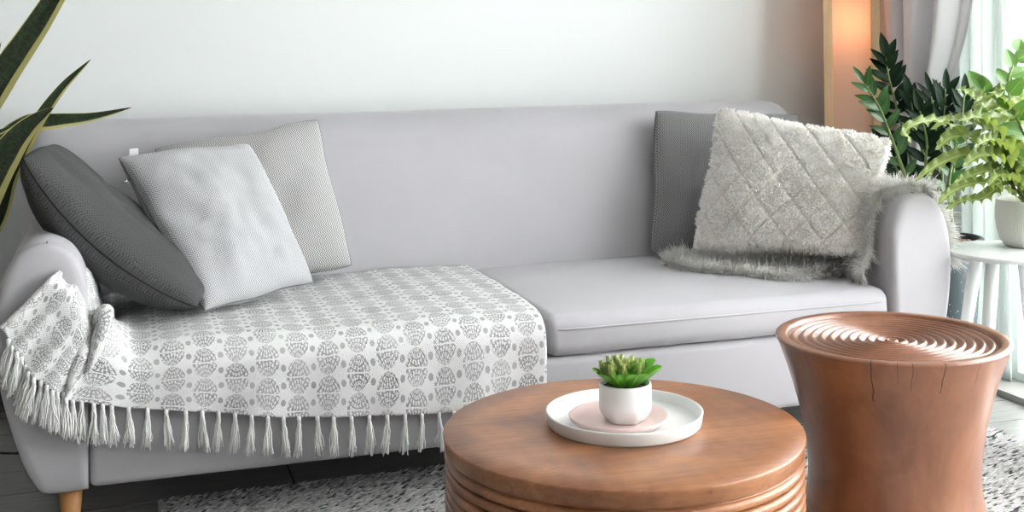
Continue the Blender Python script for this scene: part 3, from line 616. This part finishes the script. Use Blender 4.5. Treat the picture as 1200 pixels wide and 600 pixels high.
# faceted pot: round at the rim, cut flat facets near the foot
V = []; n = 48; lv = [(.0, .0385, 1), (.003, .041, 1), (.014, .048, .9), (.025, .0535, .5), (.031, .0545, .12), (.04, .0548, 0), (.072, .0545, 0), (.078, .054, 0), (.0795, .052, 0), (.078, .0505, 0), (.066, .050, 0)]
for i in range(n):
    a = 2*PI*i/n; k6 = 6; fac = math.cos(PI/k6)/math.cos(((a+.42) % (2*PI/k6))-PI/k6)
    for z_, r_, f_ in lv: r2 = r_*(1-f_+f_*fac*1.06); V.append((qx+r2*math.cos(a), qy+r2*math.sin(a), qz+z_))
F = grid(n, len(lv), True)+[tuple(i*len(lv) for i in range(n))[::-1]]
mesh('pot', V, F, MT['white'], suc)
mesh('soil', *lathe([(0, .06), (.047, .062), (.0485, .068), (0, .069)], (qx, qy, qz), 32), MT['soil'], suc)
def leafblade(base, d, up, ln, wd, mat_uv=True, cup=.25, bend=.3, n=9, m=5, prof=None, vlen=1.0):
    """pointed oval leaf from base along d"""
    d = np.array(d, float); d /= np.linalg.norm(d); up = np.array(up, float); s = np.cross(d, up); s /= np.linalg.norm(s)+1e-9; up = np.cross(s, d); V = []; U = []
    for i in range(n):
        t = i/(n-1); w_ = wd/2*(math.sin(PI*min(1, t**.75))**.8*(1-.15*t) if prof is None else prof(t)); cen = np.array(base)+d*ln*t-up*bend*ln*t*t
        for j in range(m):
            x = (j/(m-1)-.5)*2; V.append(cen+s*w_*x+up*cup*w_*abs(x)**1.5); U.append((j/(m-1), t*vlen))
    return np.array(V), grid(n, m), np.array(U)
gp, yp = [], []; top = np.array((qx, qy, qz+.072))
for ring, (cnt, tilt, ln, wd) in enumerate([(11, 58, .052, .036), (9, 36, .052, .034), (5, 20, .046, .030)]):
    for k in range(cnt):
        a = 2*PI*k/cnt+ring*.35+random.uniform(-.15, .15); tl = math.radians(tilt+random.uniform(-6, 6)); d = np.array((math.sin(tl)*math.cos(a), math.sin(tl)*math.sin(a), math.cos(tl)))
        side = d[0]*vr.x+d[1]*vr.y; near = max(0, -(d[0]*vf.x+d[1]*vf.y)); big = (1+.35*max(0, side))*(1-.35*near*(ring > 0))
        b = top+np.array((d[0], d[1], 0))*(.030 if ring == 0 else .024 if ring == 1 else .03)
        up = np.array((-math.cos(a), -math.sin(a), .6))
        gp.append(leafblade(b, d, up, ln*big*random.uniform(.85, 1.1), wd*big, cup=.55, bend=-.15, prof=lambda t: (math.sin(PI*min(1, .14+.78*t**1.2))**.6)*(1 if t < .93 else .6)))
for k in range(13):
    a = 2.6+k*2.4; r0 = .040*math.sqrt(k/13); b = top+np.array((r0*math.cos(a), r0*math.sin(a), .030-.3*r0))-np.array(vr)*.008; d = (.4*math.cos(a), .4*math.sin(a), 1)
    for q in range(7):
        a2 = q*2*PI/7+k; yp.append(leafblade(b, (d[0]+.38*math.cos(a2), d[1]+.38*math.sin(a2), 1), (-math.cos(a2), -math.sin(a2), .3), .036, .019, cup=.6, bend=-.2, n=6, m=4))
V, F, U = join(gp); mesh('foliage', V, F, MT['succ'], suc, True, U)
V, F, U = join(yp); mesh('foliage', V, F, MT['succy'], suc, True, U)['label'] = 'pale yellow-green rosette tips'

# ================================================================== SIDE TABLE AND FERN
GX, GY, GZ = 2.60, 3.17, .55
side = thing('side_table', (GX, GY, 0), 'small round white side table with splayed legs beside the right arm', 'table')
mesh('tabletop', *lathe([(0, -.016), (.178, -.016), (.184, -.013), (.186, -.006), (.184, -.001), (.18, 0), (0, 0)], (GX, GY, GZ), 96), MT['gloss'], side)
for a in (205, 25, 325, 115):
    a = math.radians(a); ca, sa = math.cos(a), math.sin(a)
    mesh('leg', *tube([(GX+.10*ca, GY+.10*sa, GZ-.015), (GX+.145*ca, GY+.145*sa, .27), (GX+.19*ca, GY+.19*sa, 0)], [.021, .018, .014], 16), MT['gloss'], side)
c = PZ(1205, 288, GZ); PXX, PYY = c[0], c[1]
fern = thing('potted_fern', (PXX, PYY, GZ), 'wavy leaved bright green fern in a ribbed cream pot on the side table', 'plant')
V, F = lathe([(0, 0), (.062, 0), (.070, .003), (.082, .02), (.092, .05), (.0965, .085), (.096, .12), (.0935, .142), (.0925, .146), (.089, .146), (.0875, .13), (.088, .11)], (PXX, PYY, GZ), 360)
for p in V:
    dx, dy = p[0]-PXX, p[1]-PYY; r = math.hypot(dx, dy); z_ = p[2]-GZ
    if r > .07 and .012 < z_ < .138: k = 1+.010*math.cos(math.atan2(dy, dx)*90); p[0] = PXX+dx*k; p[1] = PYY+dy*k
mesh('pot', V, F, MT['ribbed'], fern)
mesh('soil', *lathe([(0, .11), (.088, .112), (.089, .12), (0, .128)], (PXX, PYY, GZ), 40), MT['soil'], fern)
root = np.array((PXX, PYY, GZ+.125))
def frond(pts, wd, seed, mat='fern', waves=11):
    P = catmull(pts, 130); T = np.gradient(P, axis=0); T /= np.linalg.norm(T, axis=1)[:, None]; V, U = [], []; m = 11; rs = random.Random(seed); ph = rs.random()*6
    for i in range(130):
        t = i/129; up = np.array((.15*vf.x*-1, .15*vf.y*-1, 1.)); s = np.cross(T[i], np.array((-vf.x*.6, -vf.y*.6, 1.))); s /= np.linalg.norm(s)+1e-9; n_ = np.cross(s, T[i])
        w0 = wd*.62*min(1, .22+2.4*t)*(1-t**3.2)**.8
        for j in range(m):
            x = (j/(m-1)-.5)*2; lob = 1+.30*math.sin(t*waves*2*PI+ph+(0 if x > 0 else 1.3))*abs(x)**1.5; rf = .5*w0*abs(x)**2*math.sin(t*waves*2*PI*1.0+ph+x*1.8+1.2)
            V.append(P[i]+s*w0*x*lob+n_*(rf+w0*.25*abs(x))); U.append((j/(m-1), t*.3))
    return np.array(V), grid(130, m), np.array(U)
def FP(px, py, dY=0): return PY(px, py, PYY+dY)
frs = [([root, FP(1165, 195, -.02), FP(1120, 150, -.06), FP(1088, 142, -.08), FP(1062, 152, -.10), FP(1068, 168, -.11)], .042),
 ([root, FP(1172, 205, -.03), FP(1140, 182, -.08), FP(1105, 190, -.11), FP(1072, 212, -.13)], .055),
 ([root, FP(1178, 222, -.06), FP(1150, 214, -.12), FP(1120, 222, -.16), FP(1098, 240, -.19)], .045),
 ([root, FP(1185, 180, .0), FP(1160, 132, .0), FP(1140, 112, .02), FP(1120, 104, .03)], .07),
 ([root, FP(1182, 190, -.04), FP(1150, 165, -.06), FP(1118, 160, -.08), FP(1096, 176, -.1)], .065),
 ([root, FP(1195, 190, -.05), FP(1176, 160, -.08), FP(1150, 138, -.10), FP(1124, 142, -.12)], .075),
 ([root, FP(1203, 190, -.05), FP(1196, 150, -.06), FP(1180, 120, -.07), FP(1158, 108, -.08)], .07),
 ([root, FP(1198, 210, -.08), FP(1176, 186, -.12), FP(1150, 182, -.16), FP(1128, 196, -.2)], .065),
 ([root, FP(1190, 215, -.07), FP(1165, 200, -.11), FP(1140, 205, -.15), FP(1118, 214, -.18)], .05),
 ([root, FP(1208, 180, .04), FP(1206, 140, .04), FP(1202, 100, .03), FP(1196, 74, .02)], .06),
 ([root, FP(1204, 190, -.03), FP(1198, 160, -.04), FP(1192, 128, -.04), FP(1184, 100, -.04)], .06),
 ([root, FP(1218, 190, .0), FP(1235, 150, -.02), FP(1262, 140, -.05)], .065), ([root, FP(1215, 190, -.06), FP(1235, 175, -.1), FP(1265, 190, -.14)], .06),
 ([root, FP(1200, 200, .08), FP(1186, 160, .12), FP(1160, 150, .16)], .06), ([root, FP(1212, 200, -.08), FP(1215, 180, -.14), FP(1215, 195, -.19)], .06),
 ([root, FP(1190, 210, -.1), FP(1172, 205, -.15), FP(1158, 218, -.19)], .05),
 ([root, FP(1176, 175, .03), FP(1150, 148, .04), FP(1118, 140, .05), FP(1090, 152, .05)], .05),
 ([root, FP(1188, 170, .04), FP(1172, 130, .05), FP(1156, 118, .06), FP(1138, 128, .06)], .06),
 ([root, FP(1192, 198, -.09), FP(1178, 172, -.12), FP(1160, 164, -.15), FP(1142, 172, -.18)], .06),
 ([root, FP(1180, 215, -.02), FP(1152, 232, -.06), FP(1126, 236, -.08), FP(1108, 246, -.09)], .036),
 ([root, FP(1206, 160, .06), FP(1196, 120, .08), FP(1178, 104, .09), FP(1164, 110, .1)], .06)]
for k, (p, wd) in enumerate(frs): V, F, U = frond(p, wd, k); mesh('frond', V, F, MT['fern'], fern, True, U)

# ================================================================== ZZ PLANTS
def zz_stem(parent, pts, nl, ll, lw, mat, seed, r0=.006, start=.3, spread=55):
    rs = random.Random(seed); P = catmull(pts, 40); T = np.gradient(P, axis=0); T /= np.linalg.norm(T, axis=1)[:, None]
    s = mesh('stem', *tube(P, np.linspace(r0, r0*.35, 40), 8), MT['stem'], parent); parts = []
    tocam = -np.array(vf); ang = rs.uniform(-.3, .3)
    for k in range(nl):
        t = start+(1-start)*k/(nl-1); i = min(39, int(t*39)); sd = 1 if k % 2 else -1
        lat = np.cross(T[i], tocam*math.cos(ang)+np.array(vr)*math.sin(ang)); lat /= np.linalg.norm(lat)
        sp = math.radians(spread*(1-.45*t)+rs.uniform(-8, 8)); d = T[i]*math.cos(sp)+lat*sd*math.sin(sp)+tocam*rs.uniform(-.1, .35)
        if k == nl-1: d = T[i]
        up = tocam*.9+T[i]*.35+np.array((0, 0, .3)); sz_ = (1-.35*abs(t-.55))*rs.uniform(.88, 1.08)
        parts.append(leafblade(P[i], d, up, ll*sz_, lw*sz_, cup=.22, bend=.12+rs.uniform(-.08, .12), n=10, m=5))
    V, F, U = join(parts); mesh('foliage', V, F, MT[mat], s, True, U)
# tall dark planter behind the arm
BX, BY = 2.70, 3.62
zzp = thing('potted_zz_plant', (BX, BY, 0), 'dark green glossy plant in a tall speckled charcoal planter behind the right arm', 'plant')
mesh('planter', *lathe([(0, 0), (.085, 0), (.09, .01), (.127, .50), (.125, .505), (.118, .50), (.116, .46), (.11, .3)], (BX, BY, 0), 64), MT['speck'], zzp)
mesh('rim', *lathe([(.112, .500), (.131, .498), (.134, .504), (.134, .516), (.130, .520), (.120, .520), (.113, .512), (.112, .500)], (BX, BY, 0), 64), MT['rim'], zzp)
mesh('soil', *lathe([(0, .47), (.116, .47), (.116, .49), (0, .496)], (BX, BY, 0), 40), MT['soil'], zzp)
pp = []
for k in range(60):
    a = random.random()*2*PI; r = .1*math.sqrt(random.random()); s_ = random.uniform(.009, .016); v, f = lathe([(0, -s_*.6), (s_*.8, -s_*.3), (s_, 0), (s_*.8, s_*.35), (0, s_*.6)], (BX+r*math.cos(a), BY+r*math.sin(a), .500), 8); pp.append((v, f))
V, F, _ = join(pp); mesh('pebbles', V, F, MT['pebble'], zzp)['kind'] = 'stuff'
b0 = np.array((BX, BY, .49))
def ZP(px, py, Y): return PY(px, py, Y)
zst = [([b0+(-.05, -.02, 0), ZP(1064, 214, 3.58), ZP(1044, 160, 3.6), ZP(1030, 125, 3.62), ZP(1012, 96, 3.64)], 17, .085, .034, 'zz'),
 ([b0+(-.04, .03, 0), ZP(1068, 190, 3.78), ZP(1052, 130, 3.82), ZP(1042, 92, 3.84), ZP(1038, 66, 3.85)], 15, .10, .042, 'zz_shaded'),
 ([b0+(-.02, .02, 0), ZP(1088, 210, 3.72), ZP(1074, 150, 3.75), ZP(1066, 112, 3.76)], 13, .10, .04, 'zz_shaded'),
 ([b0+(0, 0, 0), ZP(1104, 210, 3.62), ZP(1106, 150, 3.62), ZP(1108, 104, 3.62)], 15, .095, .036, 'zz_shaded'),
 ([b0+(.03, 0, 0), ZP(1116, 210, 3.58), ZP(1126, 150, 3.58), ZP(1130, 112, 3.58)], 13, .09, .036, 'zz_shaded'),
 ([b0+(-.03, -.03, 0), ZP(1086, 205, 3.56), ZP(1086, 165, 3.56), ZP(1078, 130, 3.56)], 13, .09, .036, 'zz_shaded'),
 ([b0+(0, .03, 0), ZP(1100, 190, 3.7), ZP(1094, 130, 3.7), ZP(1090, 108, 3.72)], 11, .10, .03, 'zz_shaded'),
 ([b0+(-.05, .04, 0), ZP(1062, 220, 3.72), ZP(1046, 190, 3.74), ZP(1034, 170, 3.76)], 9, .09, .045, 'zz_shaded'),
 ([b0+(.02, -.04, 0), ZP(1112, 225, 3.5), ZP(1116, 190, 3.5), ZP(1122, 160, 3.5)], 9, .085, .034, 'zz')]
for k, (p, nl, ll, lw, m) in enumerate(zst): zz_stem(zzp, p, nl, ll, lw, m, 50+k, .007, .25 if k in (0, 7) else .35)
# bright round leaved plant reaching in from the right, behind the fern
QX, QY = 2.62, 2.82
zb = thing('potted_glossy_plant', (QX, QY, 0), 'bright green round leaved plant behind the fern by the window', 'plant')
mesh('pot', *lathe([(0, 0), (.10, 0), (.11, .01), (.135, .30), (.132, .305), (.125, .30), (.12, .2)], (QX, QY, 0), 56), MT['white'], zb)
mesh('soil', *lathe([(0, .26), (.122, .26), (.123, .275), (0, .282)], (QX, QY, 0), 40), MT['soil'], zb)
b1 = np.array((QX, QY, .275))
for k, (p, nl) in enumerate([([b1, PY(1225, 300, 2.9), PY(1212, 190, 3.05), PY(1182, 110, 3.15), PY(1192, 62, 3.2)], 11), ([b1, PY(1228, 300, 3.0), PY(1200, 200, 3.2), PY(1172, 140, 3.3), PY(1150, 105, 3.34)], 11), ([b1, PY(1250, 280, 2.85), PY(1245, 160, 2.95), PY(1235, 60, 3.0)], 12)]):
    zz_stem(zb, p, nl, .082, .066, 'zzb', 80+k, .007, .5, 62)

# ================================================================== SNAKE PLANT at the left
NX, NY = -.78, 3.72
sn = thing('potted_snake_plant', (NX, NY, 0), 'snake plant with yellow edged leaves left of the sofa', 'plant')
mesh('pot', *lathe([(0, 0), (.12, 0), (.13, .01), (.16, .34), (.157, .346), (.15, .34), (.146, .25)], (NX, NY, 0), 64), MT['white'], sn)
mesh('soil', *lathe([(0, .29), (.147, .29), (.149, .30), (0, .31)], (NX, NY, 0), 40), MT['soil'], sn)
b2 = np.array((NX, NY, .30))
def blade(pts, wd, nrm, fold=.25, name='leaf', taper=2.2):
    P = catmull(pts, 50); T = np.gradient(P, axis=0); T /= np.linalg.norm(T, axis=1)[:, None]; V, U = [], []; n0 = np.array(nrm[0], float); n1 = np.array(nrm[1], float)
    ln = np.linalg.norm(np.diff(P, axis=0), axis=1).sum(); th_ = .0028
    for layer in (1, -1):
        for i in range(50):
            t = i/49; s = np.cross(T[i], n0*(1-t)+n1*t); s /= np.linalg.norm(s); n_ = np.cross(s, T[i]); w0 = wd/2*(.55+.45*min(1, t*2.2))*(1-t**taper)**.75
            for j in range(9):
                x = (j/8-.5)*2; V.append(P[i]+s*w0*x+n_*(fold*w0*abs(x)**1.6+layer*th_*(1-x*x)*(1-t**4))); U.append((j/8, t*ln))
    F = grid(50, 9); F += [tuple(a+450 for a in f[::-1]) for f in grid(50, 9)]
    mesh(name, V, F, MT['snake'], sn, True, U)
tc_ = -np.array(vf)
blade([b2+(.02, -.05, 0), PY(-70, 260, 3.5), PY(-35, 160, 3.45), PY(6, 88, 3.42), PY(50, 22, 3.4), PY(92, -50, 3.38), PY(110, -90, 3.37)], .092, (tc_, tc_), .3)
blade([b2+(.05, -.06, 0), PY(-45, 330, 3.45), PY(-16, 235, 3.38), PY(10, 182, 3.35), PY(34, 150, 3.34), PY(63, 126, 3.33)], .108, (tc_+(-.1, 0, .3), tc_+(.3, 0, .5)), .35)
blade([b2+(.06, .0, 0), PY(-20, 290, 3.75), PY(14, 205, 3.72), PY(40, 150, 3.7), PY(72, 104, 3.68), PY(107, 69, 3.66)], .05, (tc_, tc_+(.5, 0, .2)), .35)
blade([b2+(.03, .06, 0), PY(-40, 270, 3.9), PY(-8, 185, 3.88), PY(30, 149, 3.86), PY(65, 143, 3.84), PY(108, 138, 3.82), PY(155, 126, 3.80)], .085, (tc_, tc_*.8+(0, 0, .62)), .3, taper=1.6)
blade([b2+(-.04, .02, 0), PY(-60, 260, 3.6), PY(-30, 150, 3.55), PY(2, 48, 3.5)], .05, (tc_, tc_), .3)
blade([b2+(-.02, .05, 0), PY(-70, 260, 3.8), PY(-40, 180, 3.8), PY(18, 146, 3.8)], .05, (tc_, tc_), .3)
blade([b2+(-.06, .0, 0), PY(-120, 200, 3.6), PY(-110, 60, 3.55), PY(-130, -60, 3.5)], .085, (tc_, tc_), .3)
blade([b2+(-.06, -.06, 0), PY(-160, 260, 3.5), PY(-190, 150, 3.45), PY(-230, 80, 3.4)], .08, (tc_, tc_), .3)

# ================================================================== FLOOR LAMP in the corner
d_ = ray(997.5, 0); k_ = 4.20/d_[1]; LX, LY = d_[0]*k_, 4.20; hw = .5*53*math.hypot(d_[0]*k_, 4.20)/FPX/math.hypot(1, .274)
lx0, lx1, ly0, ly1 = LX-hw, LX+hw, LY-.09, LY+.09
lamp = thing('floor_lamp', ((lx0+lx1)/2, (ly0+ly1)/2, 0), 'tall wooden framed floor lamp with glowing orange shade in the corner', 'lamp')
for x in (lx0, lx1):
    for y in (ly0, ly1):
        V, F = rbox(x-.017, x+.017, y-.017, y+.017, 0, 1.62, .004, 2, (1, 1, 6)); mesh('post', V, F, MT['pine'], lamp)
for zc in (.35, 1.60):
    V, F, _ = join([sbox(lx0, lx1, y-.01, y+.01, zc-.012, zc+.012) for y in (ly0, ly1)]+[sbox(x-.01, x+.01, ly0, ly1, zc-.012, zc+.012) for x in (lx0, lx1)]); mesh('crossbar', V, F, MT['pine'], lamp, False)
e = .004; pn = [sbox(lx0+.012, lx1-.012, ly0+e, ly0+e+.002, .36, 1.59), sbox(lx0+.012, lx1-.012, ly1-e-.002, ly1-e, .36, 1.59), sbox(lx0+e, lx0+e+.002, ly0+.012, ly1-.012, .36, 1.59), sbox(lx1-e-.002, lx1-e, ly0+.012, ly1-.012, .36, 1.59)]
V, F, _ = join(pn); mesh('lamp_shade', V, F, MT['shade'], lamp, False)
V, F = lathe([(0, 0), (.03, .01), (.035, .04), (.02, .075), (.014, .1), (0, .1)], (LX, LY, 1.24), 24); mesh('bulb', V, F, MT['bulb'], lamp)
V, F = tube([(LX, LY, 1.34), (LX, LY, 1.6)], .004, 6); mesh('cord', V, F, MT['black'], lamp)
pl_ = bpy.data.lights.new('lamp_light', 'POINT'); pl_.energy = 6.5; pl_.color = (1, .78, .54); pl_.shadow_soft_size = .07
po = bpy.data.objects.new('lamp_light', pl_); SC.collection.objects.link(po); po.parent = lamp; po.location = (0, 0, 1.28)

lamp.rotation_euler.z = math.atan2(d_[1], d_[0])-PI/2

# ================================================================== CURTAINS
def curtain(name, y0, y1, x, folds, amp, mat, label, zt=2.45, zb=.02, tie=None, nu=180, nv=60, seed=0, sway=None):
    V, U = [], []; 
    for i in range(nu):
        u = i/(nu-1)
        for j in range(nv):
            z = zt+(zb-zt)*j/(nv-1); yy = y0+(y1-y0)*u; am = amp
            if tie:
                k = math.exp(-((z-tie[0])/tie[2])**2) if z > tie[0] else math.exp(-((z-tie[0])/(tie[2]*.8))**2)
                yy = yy+(tie[1]-yy)*k*tie[3]; am = amp*(1-.35*k)
            w_ = math.sin(u*folds*2*PI+.6*math.sin(z*1.3+seed))+.35*math.sin(u*folds*4.6*PI+1+z*.8+seed)
            V.append((x+am*w_*.6, yy+.012*math.sin(u*folds*2*PI+1.1), z)); U.append((u, z))
    o = mesh(name, V, grid(nu, nv), MT[mat], None, True, U, None); md = o.modifiers.new('thick', 'SOLIDIFY'); md.thickness = .002
    tag(o, label, 'curtain'); return o
ycr = PX(1141, 20, 2.83)[1]; ycl = 4.13
curtain('curtain', ycr, ycl, 2.83, 2.6, .06, 'curtain', 'grey satin curtain tied back at the window behind the plants', tie=(.72, 4.0, .42, .7))
ysl = PX(1186, 300, 2.905)[1]
curtain('sheer_curtain', PX(1128, 200, 2.905)[1], ysl, 2.905, 4, .005, 'sheer', 'white sheer curtain over the glass beside the grey curtain', nu=260)
# small dark brown basket on the balcony just beyond the glass, cut by the frame
c = PX(1216, 430, 3.2); bk = (3.2, c[1], -.05)
V, F = lathe([(0, 0), (.05, 0), (.058, .01), (.066, .14), (.064, .15), (.059, .14), (.055, .02), (0, .015)], bk, 64)
for i, p in enumerate(V): p[:2] = np.array(bk[:2])+(p[:2]-np.array(bk[:2]))*(1+.02*math.sin((p[2])*260)*(1 if (i//8) % 2 else -1))
tag(mesh('wicker_basket', V, F, MT['brown'], None, True, None, bk), 'small dark brown basket beyond the glass at the right edge', 'basket')
# ================================================================== RUG
rug = thing('rug', (1.3, 2.2, 0), 'chunky woven grey and white rug under the tables', 'rug')
rx0, rx1, ry0, ry1 = .08, 2.52, .9, 3.40
V, F = rbox(rx0, rx1, ry0, ry1, .001, .012, .005, 2, (20, 20, 1)); mesh('backing', V, F, MT['rugb'], rug)
def rugt():
    Ps, D, S = [], [], []; py = .0105
    y = ry1-.003
    while y > ry0+.01:
        px = .017; n = int((rx1-rx0)/px); xs = rx0+.006+np.arange(n)*px+(.5*px if int((ry1-y)/py) % 2 else 0)
        Ps.append(np.stack([xs+RNG.normal(size=n)*.002, np.full(n, y)+RNG.normal(size=n)*.0015, np.full(n, .011)], 1)); 
        tone = RNG.random(n); S.append(np.where(tone < .33, RNG.uniform(.0, .25, n), RNG.uniform(.7, 1, n))); y -= py
    P = np.vstack(Ps); S = np.concatenate(S); n = len(P); N = np.tile((0, 0, 1.), (n, 1))
    # edge tufts
    m = 500; Pe = np.stack([RNG.uniform(rx0, rx1, m), np.full(m, ry1-.002), np.full(m, .008)], 1); P = np.vstack([P, Pe]); N = np.vstack([N, np.tile((0, .6, .8), (m, 1))]); S = np.concatenate([S, RNG.uniform(.3, 1, m)])
    n = len(P); cb = np.tile((.95, -.45, .0), (n, 1))+RNG.normal(size=(n, 3))*.15
    strands('pile', P, N, RNG.uniform(.010, .016, n), RNG.uniform(.004, .0062, n), S, cb, MT['rugt'], rug, 3, .15, .45)
rugt()
# black cable on the floor at the far left behind the sofa arm
q = catmull([(-.9, 4.3, .006), (-.6, 4.1, .006), (-.4, 3.98, .012), (-.25, 3.95, .006), (0, 4.0, .006)], 40)
cb_ = mesh('power_cable', *tube(q, .004, 6), MT['black'], None, True, None, None); tag(cb_, 'thin black cable on the floor behind the left sofa arm', 'cable')
